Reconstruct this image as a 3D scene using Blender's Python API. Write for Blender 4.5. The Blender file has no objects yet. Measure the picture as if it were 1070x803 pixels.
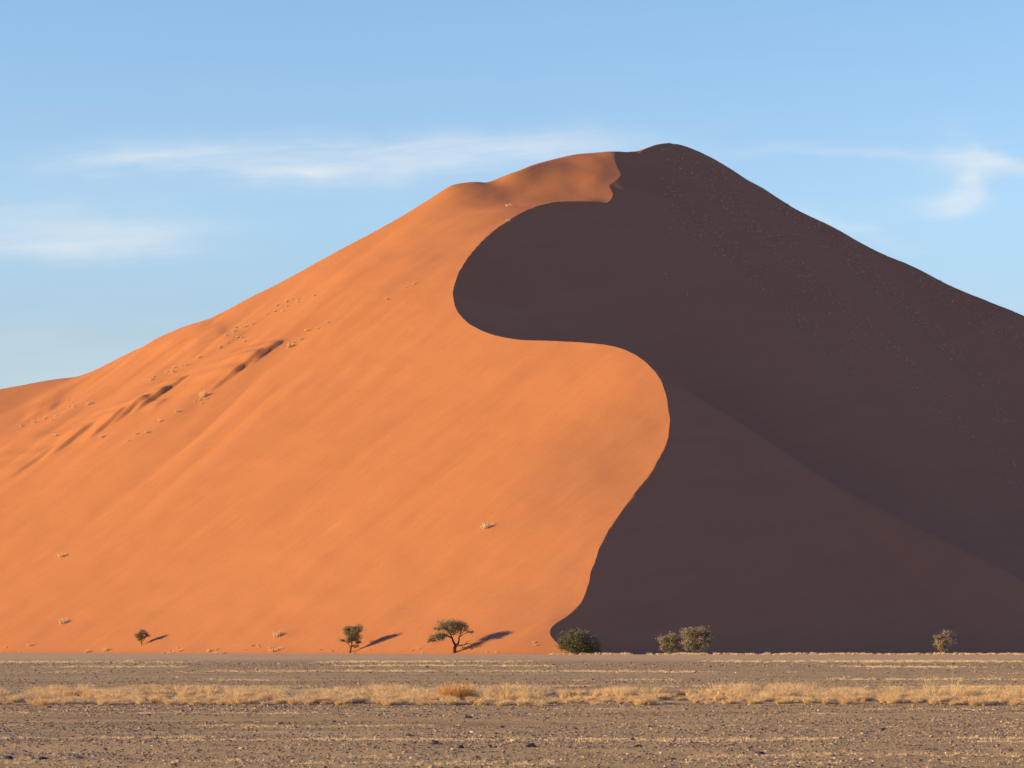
import bpy, math, random
import numpy as np

random.seed(7)
RNG = np.random.default_rng(11)
SC = bpy.context.scene
COL = SC.collection

# ------------------------------------------------------------------ survey
# The photographer stands at the origin, eye 1.7 m above the plain, looking along +Y.
F, U0, VH, EYE = 2600.0, 535.0, 675.0, 1.7


def world(u, v, Y):
    return np.array([(u - U0) / F * Y, Y, EYE + (VH - v) / F * Y])


# ------------------------------------------------------------------ helpers
def link(name, mesh, mat=None, parent=None):
    o = bpy.data.objects.new(name, mesh)
    COL.objects.link(o)
    if mat is not None:
        mesh.materials.append(mat)
    if parent is not None:
        o.parent = parent
    return o


def mesh_np(name, V, Fq, smooth=False):
    """mesh from numpy arrays, faces all of one size"""
    V = np.asarray(V, np.float32)
    Fq = np.asarray(Fq, np.int32)
    n, k = Fq.shape
    me = bpy.data.meshes.new(name)
    me.vertices.add(len(V))
    me.vertices.foreach_set('co', V.ravel())
    me.loops.add(n * k)
    me.loops.foreach_set('vertex_index', Fq.ravel())
    me.polygons.add(n)
    me.polygons.foreach_set('loop_start', np.arange(0, n * k, k, dtype=np.int32))
    me.polygons.foreach_set('loop_total', np.full(n, k, np.int32))
    me.polygons.foreach_set('use_smooth', np.full(n, smooth, bool))
    me.update(calc_edges=True)
    me.validate()
    return me


def tag(o, label=None, cat=None, group=None, kind=None):
    if label: o['label'] = label
    if cat: o['category'] = cat
    if group: o['group'] = group
    if kind: o['kind'] = kind
    return o


def empty(name, loc, rz=0.0):
    o = bpy.data.objects.new(name, None)
    COL.objects.link(o)
    o.location = loc
    o.rotation_euler = (0, 0, rz)
    o.empty_display_size = 0.3
    return o


def vnoise(x, y, seed=0):
    """value noise, smooth, range -1..1"""
    xi = np.floor(x).astype(np.int64); yi = np.floor(y).astype(np.int64)
    fx = x - xi; fy = y - yi
    fx = fx * fx * fx * (fx * (fx * 6 - 15) + 10)
    fy = fy * fy * fy * (fy * (fy * 6 - 15) + 10)

    def h(a, b):
        n = (a * 374761393 + b * 668265263 + seed * 974634533) & 0x7fffffff
        n = ((n ^ (n >> 13)) * 1274126177) & 0x7fffffff
        n = n ^ (n >> 16)
        return (n & 0xffff) / 32767.5 - 1.0
    a = h(xi, yi); b = h(xi + 1, yi); c = h(xi, yi + 1); d = h(xi + 1, yi + 1)
    return (a + (b - a) * fx) * (1 - fy) + (c + (d - c) * fx) * fy


def fbm(x, y, seed=0, octv=3):
    s = 0; a = 1.0; t = 0
    for k in range(octv):
        s = s + a * vnoise(x * 2 ** k, y * 2 ** k, seed + 17 * k); t += a; a *= .5
    return s / t


def catmull(P, n=24):
    P = np.asarray(P, float)
    Q = np.vstack([2 * P[0] - P[1], P, 2 * P[-1] - P[-2]])
    out = []
    for i in range(1, len(Q) - 2):
        p0, p1, p2, p3 = Q[i - 1], Q[i], Q[i + 1], Q[i + 2]
        for t in np.linspace(0, 1, n, endpoint=False):
            out.append(.5 * ((2 * p1) + (p2 - p0) * t + (2 * p0 - 5 * p1 + 4 * p2 - p3) * t * t
                             + (3 * p1 - p0 - 3 * p2 + p3) * t ** 3))
    out.append(P[-1])
    return np.array(out)


def smoothstep(a, b, x):
    t = np.clip((x - a) / (b - a), 0, 1)
    return t * t * (3 - 2 * t)


# ------------------------------------------------------------------ materials
def new_mat(name):
    m = bpy.data.materials.new(name)
    m.use_nodes = True
    nt = m.node_tree
    b = nt.nodes['Principled BSDF']
    b.inputs['Specular IOR Level'].default_value = 0.15
    b.inputs['Roughness'].default_value = 0.9
    return m, nt, b


def N(nt, kind, **kw):
    n = nt.nodes.new(kind)
    for k, v in kw.items():
        if k in n.inputs:
            n.inputs[k].default_value = v
        else:
            setattr(n, k, v)
    return n


def ramp(nt, stops, fac=None):
    r = nt.nodes.new('ShaderNodeValToRGB')
    e = r.color_ramp.elements
    while len(e) < len(stops):
        e.new(.5)
    for el, (p, c) in zip(e, stops):
        el.position = p
        el.color = (c, c, c, 1) if isinstance(c, (int, float)) else (*c, 1)
    if fac is not None:
        nt.links.new(fac, r.inputs['Fac'])
    return r


def mix(nt, fac, a, b, blend='MIX'):
    m = nt.nodes.new('ShaderNodeMix')
    m.data_type = 'RGBA'
    m.blend_type = blend
    for sock, val in ((m.inputs[0], fac), (m.inputs[6], a), (m.inputs[7], b)):
        if isinstance(val, bpy.types.NodeSocket):
            nt.links.new(val, sock)
        elif isinstance(val, (int, float)):
            sock.default_value = val if sock.type == 'VALUE' else (val, val, val, 1)
        else:
            sock.default_value = (*val, 1)
    return m.outputs[2]


def math_n(nt, op, a, b=None, c=None, clamp=False):
    m = nt.nodes.new('ShaderNodeMath')
    m.operation = op
    m.use_clamp = clamp
    for i, v in enumerate((a, b, c)):
        if v is None: continue
        if isinstance(v, bpy.types.NodeSocket):
            nt.links.new(v, m.inputs[i])
        else:
            m.inputs[i].default_value = v
    return m.outputs[0]


def noise_at(nt, vec, scale, sx=1, sy=1, sz=1, rz=0.0, detail=4, rough=.55):
    mp = N(nt, 'ShaderNodeMapping')
    mp.vector_type = 'POINT'
    # rotate first, then stretch
    r = N(nt, 'ShaderNodeVectorRotate')
    r.rotation_type = 'Z_AXIS'
    r.inputs['Angle'].default_value = rz
    nt.links.new(vec, r.inputs['Vector'])
    mp.inputs['Scale'].default_value = (sx, sy, sz)
    nt.links.new(r.outputs[0], mp.inputs['Vector'])
    n = N(nt, 'ShaderNodeTexNoise')
    n.inputs['Scale'].default_value = scale
    n.inputs['Detail'].default_value = detail
    n.inputs['Roughness'].default_value = rough
    nt.links.new(mp.outputs[0], n.inputs['Vector'])
    return n.outputs['Fac']


def bump(nt, bsdf, height, dist, strength=1.0):
    b = N(nt, 'ShaderNodeBump')
    b.inputs['Strength'].default_value = strength
    b.inputs['Distance'].default_value = dist
    nt.links.new(height, b.inputs['Height'])
    nt.links.new(b.outputs[0], bsdf.inputs['Normal'])


SAND_A = (0.520, 0.212, 0.068)
SAND_B = (0.475, 0.188, 0.060)


def mat_sand():
    m, nt, b = new_mat('dune_sand')
    pos = N(nt, 'ShaderNodeTexCoord').outputs['Object']
    rz = -math.atan2(.74, .67)
    s1 = noise_at(nt, pos, .09, sx=.09, sy=1, sz=.3, rz=rz, detail=5)      # long down-slope streaks
    s2 = noise_at(nt, pos, .55, sx=.025, sy=1, sz=.3, rz=rz, detail=3)
    big = noise_at(nt, pos, .012, detail=3)
    fine = noise_at(nt, pos, 1.5, detail=4, rough=.7)
    f = math_n(nt, 'ADD', math_n(nt, 'MULTIPLY', s1, .35), math_n(nt, 'MULTIPLY', big, .35))
    f = math_n(nt, 'ADD', f, math_n(nt, 'MULTIPLY', s2, .30))
    r = ramp(nt, [(.38, SAND_B), (.6, SAND_A)], f)
    c = mix(nt, ramp(nt, [(.42, 0.), (.72, .5)], fine).outputs[0], r.outputs[0], (.40, .160, .066))
    nt.links.new(c, b.inputs['Base Color'])
    h = math_n(nt, 'ADD', math_n(nt, 'MULTIPLY', fine, .25), s2)
    bump(nt, b, h, .2, .3)
    b.inputs['Roughness'].default_value = 1.0
    b.inputs['Specular IOR Level'].default_value = .05
    return m


def mat_ground():
    m, nt, b = new_mat('gravel_plain')
    pos = N(nt, 'ShaderNodeTexCoord').outputs['Object']
    sep = N(nt, 'ShaderNodeSeparateXYZ')
    nt.links.new(pos, sep.inputs[0])
    y = sep.outputs['Y']
    fine = noise_at(nt, pos, 9, detail=5, rough=.7)
    med = noise_at(nt, pos, 1.1, sx=.5, detail=4)
    far = noise_at(nt, pos, .16, sx=.25, sy=1, detail=5, rough=.7)
    base = ramp(nt, [(.3, (.30, .207, .066)), (.5, (.56, .388, .122)), (.72, (.72, .53, .19))], fine).outputs[0]
    base = mix(nt, ramp(nt, [(.4, 0.), (.7, .6)], med).outputs[0], base, (.42, .285, .094))
    band = noise_at(nt, pos, .30, sx=.05, sy=1, detail=3, rough=.6)
    base = mix(nt, ramp(nt, [(.36, .55), (.56, 0.)], band).outputs[0], base, (.27, .182, .068))
    base = mix(nt, ramp(nt, [(.40, 0.), (.62, .55)], far).outputs[0], base, (.65, .435, .152))
    # drifted sand in long thin lines that run across the plain
    line = noise_at(nt, pos, .32, sx=.035, sy=1, detail=4, rough=.6)
    streak = ramp(nt, [(.60, 0.), (.66, .8)], line).outputs[0]
    base = mix(nt, streak, base, (.68, .48, .25))
    # towards the dune the gravel gives way to blown sand
    wob = math_n(nt, 'MULTIPLY_ADD', far, 160, -80)
    yy = math_n(nt, 'ADD', y, wob)
    mr = N(nt, 'ShaderNodeMapRange')
    mr.inputs['From Min'].default_value = 270; mr.inputs['From Max'].default_value = 330
    nt.links.new(yy, mr.inputs['Value'])
    base = mix(nt, math_n(nt, 'MULTIPLY', mr.outputs[0], .85), base, (.71, .475, .172))
    nt.links.new(base, b.inputs['Base Color'])
    bump(nt, b, math_n(nt, 'ADD', fine, med), .05, .8)
    b.inputs['Roughness'].default_value = 1.0
    b.inputs['Specular IOR Level'].default_value = .05
    return m


def mat_island(name, stops, rough=.9, transl=0.0, noise=0.0):
    """colour differs from piece to piece (each stone, each blade, each leaf)"""
    m, nt, b = new_mat(name)
    g = N(nt, 'ShaderNodeNewGeometry')
    r = ramp(nt, stops, g.outputs['Random Per Island'])
    c = r.outputs[0]
    if noise:
        pos = N(nt, 'ShaderNodeTexCoord').outputs['Object']
        n = noise_at(nt, pos, noise, detail=3)
        c = mix(nt, ramp(nt, [(.35, .0), (.65, .5)], n).outputs[0], c, tuple(.62 * x for x in stops[len(stops) // 2][1]))
    nt.links.new(c, b.inputs['Base Color'])
    b.inputs['Roughness'].default_value = rough
    if transl:
        t = N(nt, 'ShaderNodeBsdfTranslucent')
        nt.links.new(c, t.inputs['Color'])
        ms = N(nt, 'ShaderNodeMixShader')
        ms.inputs[0].default_value = transl
        nt.links.new(b.outputs[0], ms.inputs[1])
        nt.links.new(t.outputs[0], ms.inputs[2])
        nt.links.new(ms.outputs[0], nt.nodes['Material Output'].inputs['Surface'])
    return m


def mat_bark(name, a, c):
    m, nt, b = new_mat(name)
    pos = N(nt, 'ShaderNodeTexCoord').outputs['Object']
    n = noise_at(nt, pos, 5, sz=.25, detail=5)
    nt.links.new(ramp(nt, [(.35, a), (.65, c)], n).outputs[0], b.inputs['Base Color'])
    bump(nt, b, n, .05, .8)
    return m


M_SAND = mat_sand()
M_GROUND = mat_ground()
M_STONE = mat_island('gravel_stone', [(0, (.08, .06, .05)), (.3, (.17, .12, .08)), (.65, (.34, .235, .13)), (.96, (.47, .34, .185)), (1, (.62, .50, .34))], .8)
M_ROCK = mat_bark('dark_rock', (.035, .032, .034), (.09, .075, .068))
M_GRASS = mat_island('dry_grass_blades', [(0, (.66, .43, .16)), (.5, (.88, .63, .28)), (1, (.94, .77, .42))], .8, .3, .5)
M_STRAW = mat_island('pale_straw', [(0, (.62, .45, .20)), (1, (.84, .66, .36))], .8, .2)
M_RUST = mat_island('rusty_twigs', [(0, (.60, .34, .10)), (1, (.82, .52, .18))], .9, .15)
M_LEAF_OLIVE = mat_island('olive_leaves', [(0, (.16, .125, .06)), (.5, (.27, .22, .10)), (1, (.40, .32, .16))], .7, .2)
M_LEAF_DARK = mat_island('dark_green_leaves', [(0, (.08, .08, .038)), (.5, (.16, .15, .072)), (1, (.26, .235, .11))], .7, .2)
M_LEAF_DRY = mat_island('grey_olive_leaves', [(0, (.22, .175, .10)), (.5, (.33, .265, .155)), (1, (.46, .37, .22))], .8, .2)
M_SCRUB = mat_island('scrub_blades', [(0, (.52, .34, .17)), (1, (.74, .50, .26))], .9)
M_BARK = mat_bark('acacia_bark', (.035, .024, .02), (.10, .068, .05))
M_BARK_PALE = mat_bark('grey_bark', (.08, .06, .045), (.2, .15, .11))

# ------------------------------------------------------------------ the dune
ALPHA = 0.82                       # slip faces stand at the angle of repose
GX, GY, GC = 0.39, 0.43, 210.0     # mean plane of the windward face


def plane_depth(u, v):
    a = (u - U0) / F; b = (VH - v) / F
    return (GC + EYE) / (GY + GX * a - b)


crest_uvY = [
    (612, 688, 474), (600, 684, 478), (588, 677, 483), (578, 668, 488), (575, 660, 492), (579, 653, 494.5),
    (594, 643, 499), (607, 629, 504.5), (614, 612, 511), (619, 592, 519.5), (627, 572, 528), (642, 545, 539),
    (664, 515, 554), (684, 487, 569), (696, 464, 580), (699.5, 442, 591), (697, 418, 602), (689, 396, 613),
    (676, 380, 625), (660, 369, 638), (640, 362, 651), (612, 358.5, 663), (576, 356.5, 676), (540, 355, 688),
    (512, 349, 702), (491, 339, 718), (478, 325, 735), (473.5, 307, 753), (478, 288, 772), (489, 269, 789),
    (508, 248, 807), (530, 231, 824), (552, 219, 838.5), (575, 212, 849), (600, 210.5, 855), (622, 211, 860),
    (634, 212, 864), (640, 204, 871), (637, 194, 879), (645, 187, 885), (648, 182, 890), (643, 171, 899),
    (642, 161, 908), (648, 161.5, 912), (657, 162, 917), (667, 160.5, 921), (672, 157, 925), (684, 152, 933),
    (698, 149.5, 944)]
cr = catmull(crest_uvY, 16)
cr[:, 2] = np.maximum.accumulate(cr[:, 2]) + np.arange(len(cr)) * 1e-4
CW = np.array([world(*p) for p in cr])          # crest in metres
CW[:, 0] += .26 * fbm(CW[:, 1] / 6.3, 0 * CW[:, 1] + 2.5, 8, 3)      # nicks along the brink

ridgeR_uvY = [(698, 149.5, 944), (712, 150.5, 949), (728, 156, 954), (745, 164.5, 958), (762, 174.5, 960), (778, 185, 960),
              (795, 194.5, 959), (812, 205.5, 957.5), (830, 216.5, 956), (850, 226, 954), (872, 236.5, 952), (895, 249.5, 949.5),
              (920, 262.5, 947), (945, 273, 945), (970, 285, 942), (1000, 299.5, 939), (1030, 311, 936), (1070, 327, 932),
              (1120, 349, 928), (1200, 385, 920), (1400, 470, 900), (1700, 590, 868), (1960, 680, 846)]
RW = np.array([world(*p) for p in catmull(ridgeR_uvY, 14)])
spur_uvY = [(690, 393, 614), (720, 407, 613), (760, 430, 610), (800, 455, 606), (870, 500, 599), (940, 537, 594),
            (1010, 572, 592), (1100, 617, 592), (1200, 665, 592)]
SW = np.array([world(*p) for p in catmull(spur_uvY, 12)])
SW[:, 2] -= 0.1

ridgeL_uvY = [(-900, 640, 850), (-600, 575, 850), (-300, 490, 855), (-150, 446, 858), (-60, 421, 860), (0, 408, 861), (28, 404, 861), (60, 397, 860), (92, 391, 858),
              (120, 377, 855), (150, 363, 852), (178, 349, 849), (200, 341, 847), (216, 338, 846), (232, 330, 845), (260, 314, 846),
              (300, 293, 850), (350, 265, 857), (400, 236.5, 865), (440, 213, 872), (466, 196, 876), (478, 191.5, 878),
              (497, 189.5, 880), (508, 190.5, 882), (520, 186, 884), (545, 176, 886), (575, 166.5, 899), (600, 161, 907),
              (625, 159, 912), (641, 157.5, 915), (660, 157.5, 921), (673, 156, 929), (698, 149.5, 948)]
LW = np.array([world(*p) for p in catmull(ridgeL_uvY, 10)])
LW = LW[np.argsort(LW[:, 0])]


def plane_z(x, y):
    return GX * x + GY * y - GC


# residual of the windward face from its mean plane, thin-plate spline
ctl = [CW[i] for i in range(0, len(CW), 8)] + [LW[i] for i in range(0, len(LW), 6)]
ctl = [(p[0], p[1], p[2] - plane_z(p[0], p[1])) for p in ctl]
for (u, v) in [(-200, 684), (-60, 684), (0, 684), (100, 684), (200, 684), (300, 684), (400, 684), (480, 684), (540, 684),
               (60, 560), (200, 560), (330, 560), (450, 570), (540, 560), (560, 480), (450, 470), (330, 460), (560, 420), (420, 400), (280, 420)]:
    Y = plane_depth(u, v)
    p = world(u, v, Y)
    ctl.append((p[0], p[1], 1.2 if v > 680 else (-.6 if v > 500 else 0.0)))
# behind the upper brink the sand climbs evenly to the skyline
for (u, v, Y, vr, Yr, sag) in [(535, 228, 829, 179, 885, (-.12, -3.22, -4.0)), (550, 219.7, 838, 174, 889, (-1.3, -4.0, -3.82)),
                               (567, 214, 845.5, 168.5, 896, (-2.7, -4.0, -1.95)), (585, 211.2, 850.5, 164, 903, (-3.14, -2.98, -.34)),
                               (605, 210.6, 856, 160.5, 908, (-2.65, -1.67, -.24)), (622, 211, 860, 159.3, 911, (-1.29, .14, .8))]:
    p = world(u, v, Y); q = world(u, vr, Yr)
    for t_, dz in zip((.22, .48, .75), sag):
        g_ = p + (q - p) * t_
        ctl.append((g_[0], g_[1], g_[2] + dz - plane_z(g_[0], g_[1])))
ctl = np.array(ctl)


def tps(r2):
    return r2 * np.log(r2 + 1e-9)


def fit_tps(c, lam=.6):
    x = c[:, :2] / 100.0
    n = len(c)
    d2 = ((x[:, None] - x[None]) ** 2).sum(-1)
    A = np.zeros((n + 3, n + 3))
    A[:n, :n] = tps(d2) + np.eye(n) * lam * 1e-3
    A[:n, n] = 1; A[:n, n + 1:] = x
    A[n, :n] = 1; A[n + 1:, :n] = x.T
    b = np.zeros(n + 3); b[:n] = c[:, 2]
    return x, np.linalg.solve(A, b)


TX, TW = fit_tps(ctl)


def resid(x, y):
    sh = x.shape
    p = np.stack([x.ravel(), y.ravel()], 1) / 100.0
    out = np.empty(len(p))
    n = len(TX)
    for s in range(0, len(p), 40000):
        q = p[s:s + 40000]
        d2 = ((q[:, None] - TX[None]) ** 2).sum(-1)
        out[s:s + 40000] = tps(d2) @ TW[:n] + TW[n] + q @ TW[n + 1:]
    return out.reshape(sh)


def smin(a, b, k):
    h = np.clip(.5 + .5 * (b - a) / k, 0, 1)
    return b + (a - b) * h - k * h * (1 - h)


# wind-scooped hollows with a sharp lip on the windward face: (ends in the survey), height, ramp, drop
def lip(u0, v0, u1, v1, h, ramp_w, drop_w):
    a = world(u0, v0, plane_depth(u0, v0)); b = world(u1, v1, plane_depth(u1, v1))
    return a[:2], b[:2], h, ramp_w, drop_w


LIPS = [lip(0, 505, 60, 466, .9, 30, 1.5), lip(44, 482, 104, 443, 1.1, 26, 1.2), lip(86, 465, 136, 431, 1.2, 24, 1.0), lip(110, 451, 160, 418, 1.4, 22, 1.0), lip(136, 438, 180, 408, 1.2, 20, 1.0), lip(160, 422, 200, 395, .9, 18, .9),
        lip(156, 433, 176, 420, .5, 8, .8), lip(212, 418, 256, 388, .8, 22, 1.1), lip(234, 404, 280, 373, 1.2, 24, 1.0), lip(258, 390, 300, 361, 1.2, 22, 1.0), lip(300, 352, 480, 268, .8, 30, 11.0), lip(330, 318, 420, 275, .6, 18, 7),
        lip(150, 378, 225, 345, .8, 18, 2.6), lip(20, 436, 60, 420, .8, 16, 2.4), lip(175, 392, 260, 352, .8, 20, 3), lip(190, 372, 240, 350, .6, 14, 2),
        lip(0, 545, 330, 345, .35, 26, 12), lip(130, 640, 420, 420, .3, 26, 12), lip(20, 420, 120, 380, .7, 18, 3), lip(250, 660, 470, 470, .3, 26, 12)]


def lit_surface(x, y):
    z = plane_z(x, y) + resid(x, y)
    # relief: broad flutes running down the slope
    al = x * .67 + y * .74
    ac = x * .74 - y * .67
    up = smoothstep(20, 90, z)
    wob = 6 * vnoise(x / 70, y / 70, 3)
    leftw = smoothstep(-10, -90, x) * smoothstep(620, 720, y)
    calm = 1 - .8 * smoothstep(-30, -8, x) * smoothstep(805, 830, y)
    z = z + calm * .15 * fbm((ac + wob) / 13, al / 130, 5, 3) + calm * (.15 + 1.0 * leftw) * fbm((ac + wob + .25 * al) / 24, al / 110, 9, 3) * (0.3 + up)
    z = z + leftw * .9 * np.abs(vnoise((ac + .3 * al + wob) / 16, al / 60, 41)) + .18 * fbm(x / 9, y / 9, 77, 2)
    for a, b, h, rw, dw in LIPS:
        d = b - a; L = np.hypot(*d); d = d / L
        px = x - a[0]; py = y - a[1]
        t = (px * d[0] + py * d[1]) / L
        s = (px * d[1] - py * d[0]) + .5 * vnoise(t * 5 + h * 10, x * 0 + 3.3, 21)
        env = smoothstep(0, .45, t) * smoothstep(1.02, .72, t)
        prof = np.where(s < 0, np.exp(-(s / rw) ** 2), 1 - smoothstep(-.15, 1.0, s / dw))
        z = z + h * env * prof
    yr = np.interp(x, LW[:, 0], LW[:, 1]); zr = np.interp(x, LW[:, 0], LW[:, 2])
    back = zr - .45 * (y - yr)
    return smin(z, back + .5, 2.0)


def cone_surface(x, y):
    src = np.vstack([CW, RW[::2], SW])
    sh = x.shape
    p = np.stack([x.ravel(), y.ravel()], 1)
    out = np.empty(len(p))
    for s in range(0, len(p), 20000):
        q = p[s:s + 20000]
        d = np.sqrt((q[:, :1] - src[None, :, 0]) ** 2 + (q[:, 1:] - src[None, :, 1]) ** 2)
        out[s:s + 20000] = (src[None, :, 2] - ALPHA * d).max(1)
    return out.reshape(sh)


Ys = np.concatenate([np.arange(462, 474, 3.0), np.arange(474, 974, .9), np.arange(974, 986, 3.0), np.arange(986, 1300, 14.0)])
xc = np.interp(Ys, CW[:, 1], CW[:, 0]); zc = np.interp(Ys, CW[:, 1], CW[:, 2])
lo = Ys < CW[0, 1]; zc[lo] = CW[0, 2] - .5 * (CW[0, 1] - Ys[lo])
hi = Ys > CW[-1, 1]; zc[hi] = CW[-1, 2] - .5 * (Ys[hi] - CW[-1, 1])
NL, NR = 330, 330
tl = np.linspace(0, 1, NL + 1)[1:]
ofs_l = 215 * tl ** 1.25 + 420 * np.clip((tl - .8) / .2, 0, 1) ** 2
ofs_r = 190 * tl ** 1.35 + 420 * np.clip((tl - .8) / .2, 0, 1) ** 2
XL = xc[:, None] - ofs_l[::-1][None]; YL = np.repeat(Ys[:, None], NL, 1)
XR = xc[:, None] + ofs_r[None]; YR = np.repeat(Ys[:, None], NR, 1)
ZL = lit_surface(XL, YL)
zc_l = lit_surface(xc[:, None], Ys[:, None])[:, 0]
wl = np.exp(-(xc[:, None] - XL) / 5.0)
ZL = ZL + (zc - zc_l)[:, None] * wl
ZR = cone_surface(XR, YR)
zc_r = cone_surface(xc[:, None], Ys[:, None])[:, 0]
ZR = ZR + (zc - zc_r)[:, None] * np.exp(-(XR - xc[:, None]) / 7.0)
# slumping, gullies and soft ribs on the shaded side
al = XR * .70 - YR * .72; ac = XR * .72 + YR * .70
rib = smoothstep(45, 95, XR) * smoothstep(85, 30, ZR)
fade = smoothstep(0, 18, XR - xc[:, None])
sy = np.interp(XR, SW[:, 0], SW[:, 1])
rib = rib * smoothstep(-4, 10, sy - YR)
ZRn = .30 * fbm(ac / 12, al / 90, 31, 4) + 1.3 * rib * fbm(ac / 9 + 2, al / 160, 35, 2)
ridge_y = np.interp(XR, RW[:, 0], RW[:, 1])
sy = np.interp(XR, SW[:, 0], SW[:, 1])
trough = np.exp(-(((YR - sy) - 20) / 13) ** 2) * smoothstep(SW[0, 0] + 2, SW[0, 0] + 22, XR) * smoothstep(150, 110, XR)
ZRn -= 4.0 * trough
nearr = smoothstep(70, 8, np.abs(ridge_y - YR))
ZRn += .22 * nearr * fbm(XR / 6, YR / 6, 51, 3)
ZR = ZR + ZRn * fade
for _ in range(8):                       # sand settles: soften everything but the crest itself
    Zp = np.hstack([zc[:, None], ZR])
    A = ZR.copy()
    A[1:-1, :-1] = .5 * ZR[1:-1, :-1] + .125 * (ZR[2:, :-1] + ZR[:-2, :-1] + Zp[1:-1, :-2] + ZR[1:-1, 1:])
    ZR = ZR + (A - ZR) * smoothstep(0, 10, XR - xc[:, None])
X = np.hstack([XL, xc[:, None], XR]); Yg = np.repeat(Ys[:, None], X.shape[1], 1)
Z = np.hstack([ZL, zc[:, None], ZR])


def smax(a, b, k):
    return -smin(-a, -b, k)


Z = smax(Z, -1.2 + 0 * Z, 2.2)
nr, nc = Z.shape
idx = np.arange(nr * nc).reshape(nr, nc)
FQ = np.stack([idx[:-1, :-1], idx[:-1, 1:], idx[1:, 1:], idx[1:, :-1]], -1).reshape(-1, 4)
me = mesh_np('sand_dune', np.stack([X, Yg, Z], -1).reshape(-1, 3), FQ, True)
ed = np.empty(len(me.edges) * 2, np.int32); me.edges.foreach_get('vertices', ed)
ed = ed.reshape(-1, 2)
on = ((ed % nc) == NL).all(1) & (Yg.ravel()[ed[:, 0]] > 493)
at = me.attributes.new('sharp_edge', 'BOOLEAN', 'EDGE')
at.data.foreach_set('value', on)
dune = link('sand_dune', me, M_SAND)
tag(dune, 'tall orange sand dune with a curving crest between its lit and shaded faces', 'dune', kind='structure')


def dune_z(x, y):
    """height of the finished dune mesh at x, y"""
    j = int(np.clip(np.searchsorted(Ys, y), 1, nr - 1))
    t = (y - Ys[j - 1]) / (Ys[j] - Ys[j - 1])
    a = np.interp(x, X[j - 1], Z[j - 1]); b = np.interp(x, X[j], Z[j])
    return a + (b - a) * t


def on_ground(u, v):
    """where the sight line u, v of the survey meets dune or plain"""
    for Y in np.arange(300.0, 978.0, .5):
        p = world(u, v, Y)
        g = max(0.0, dune_z(p[0], Y)) if Y > 464 else 0.0
        if p[2] <= g:
            return np.array([p[0], Y, g])
    return None


def at_toe(u, up=.25):
    for Y in np.arange(470.0, 700.0, .25):
        x = (u - U0) / F * Y
        if dune_z(x, Y) > up:
            return np.array([x, Y, dune_z(x, Y) - .08])


# ------------------------------------------------------------------ the plain
def sgeo(a, b, step, grow, far):
    """coordinates dense from a to b, growing geometrically outside"""
    c = list(np.arange(a, b, step))
    s = step; x = c[-1]
    while x < far:
        s *= grow; x += s; c.append(x)
    s = step; x = a; pre = []
    while x > -far:
        s *= grow; x -= s; pre.append(x)
    return np.array(pre[::-1] + c)


gx = sgeo(-22, 22, .16, 1.12, 9000)
gy = sgeo(30, 100, .22, 1.06, 9000)
GXX, GYY = np.meshgrid(gx, gy)


def ground_z(x, y):
    x = np.asarray(x, float); y = np.asarray(y, float)
    near = smoothstep(260, 110, np.abs(y)) * smoothstep(140, 60, np.abs(x))
    return near * (.030 * fbm(x / 2.2, y / 1.1, 61, 3) + .035 * vnoise(x / 14, y / 2.6, 62) + .012 * vnoise(x / .5, y / .5, 63)) \
        - .04 * near - .0


GZZ = ground_z(GXX, GYY)
nr2, nc2 = GZZ.shape
idx = np.arange(nr2 * nc2).reshape(nr2, nc2)
FQ = np.stack([idx[:-1, :-1], idx[:-1, 1:], idx[1:, 1:], idx[1:, :-1]], -1).reshape(-1, 4)
ground = link('ground', mesh_np('ground', np.stack([GXX, GYY, GZZ], -1).reshape(-1, 3), FQ, True), M_GROUND)
tag(ground, 'flat stony brown desert plain in front of the dune', 'ground', kind='structure')

# ------------------------------------------------------------------ gravel
t = (1 + 5 ** .5) / 2
ICO_V = np.array([(-1, t, 0), (1, t, 0), (-1, -t, 0), (1, -t, 0), (0, -1, t), (0, 1, t), (0, -1, -t), (0, 1, -t), (t, 0, -1), (t, 0, 1), (-t, 0, -1), (-t, 0, 1)], float)
ICO_V /= np.linalg.norm(ICO_V[0])
ICO_F = np.array([(0, 11, 5), (0, 5, 1), (0, 1, 7), (0, 7, 10), (0, 10, 11), (1, 5, 9), (5, 11, 4), (11, 10, 2), (10, 7, 6), (7, 1, 8), (3, 9, 4), (3, 4, 2), (3, 2, 6), (3, 6, 8), (3, 8, 9), (4, 9, 5), (2, 4, 11), (6, 2, 10), (8, 6, 7), (9, 8, 1)])


def stones(xy, size):
    n = len(xy)
    V = ICO_V[None] * (1 + .28 * RNG.uniform(-1, 1, (n, 12, 1)))
    V = V * (size[:, None] * np.stack([RNG.uniform(.7, 1.5, n), RNG.uniform(.6, 1.1, n), RNG.uniform(.4, .85, n)], 1))[:, None, :]
    a = RNG.uniform(0, 2 * np.pi, n); c, s = np.cos(a)[:, None], np.sin(a)[:, None]
    P = np.empty_like(V)
    P[..., 0] = V[..., 0] * c - V[..., 1] * s + xy[:, :1]
    P[..., 1] = V[..., 0] * s + V[..., 1] * c + xy[:, 1:]
    P[..., 2] = V[..., 2] + ground_z(xy[:, 0], xy[:, 1])[:, None] + (size * .22)[:, None]
    Fi = ICO_F[None] + (np.arange(n) * 12)[:, None, None]
    return P.reshape(-1, 3), Fi.reshape(-1, 3)


def scatter(n, y0, y1, margin=5):
    y = np.sqrt(RNG.uniform(y0 * y0, y1 * y1, n))
    x = RNG.uniform(-1, 1, n) * (.209 * y + margin)
    return np.stack([x, y], 1)


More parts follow.
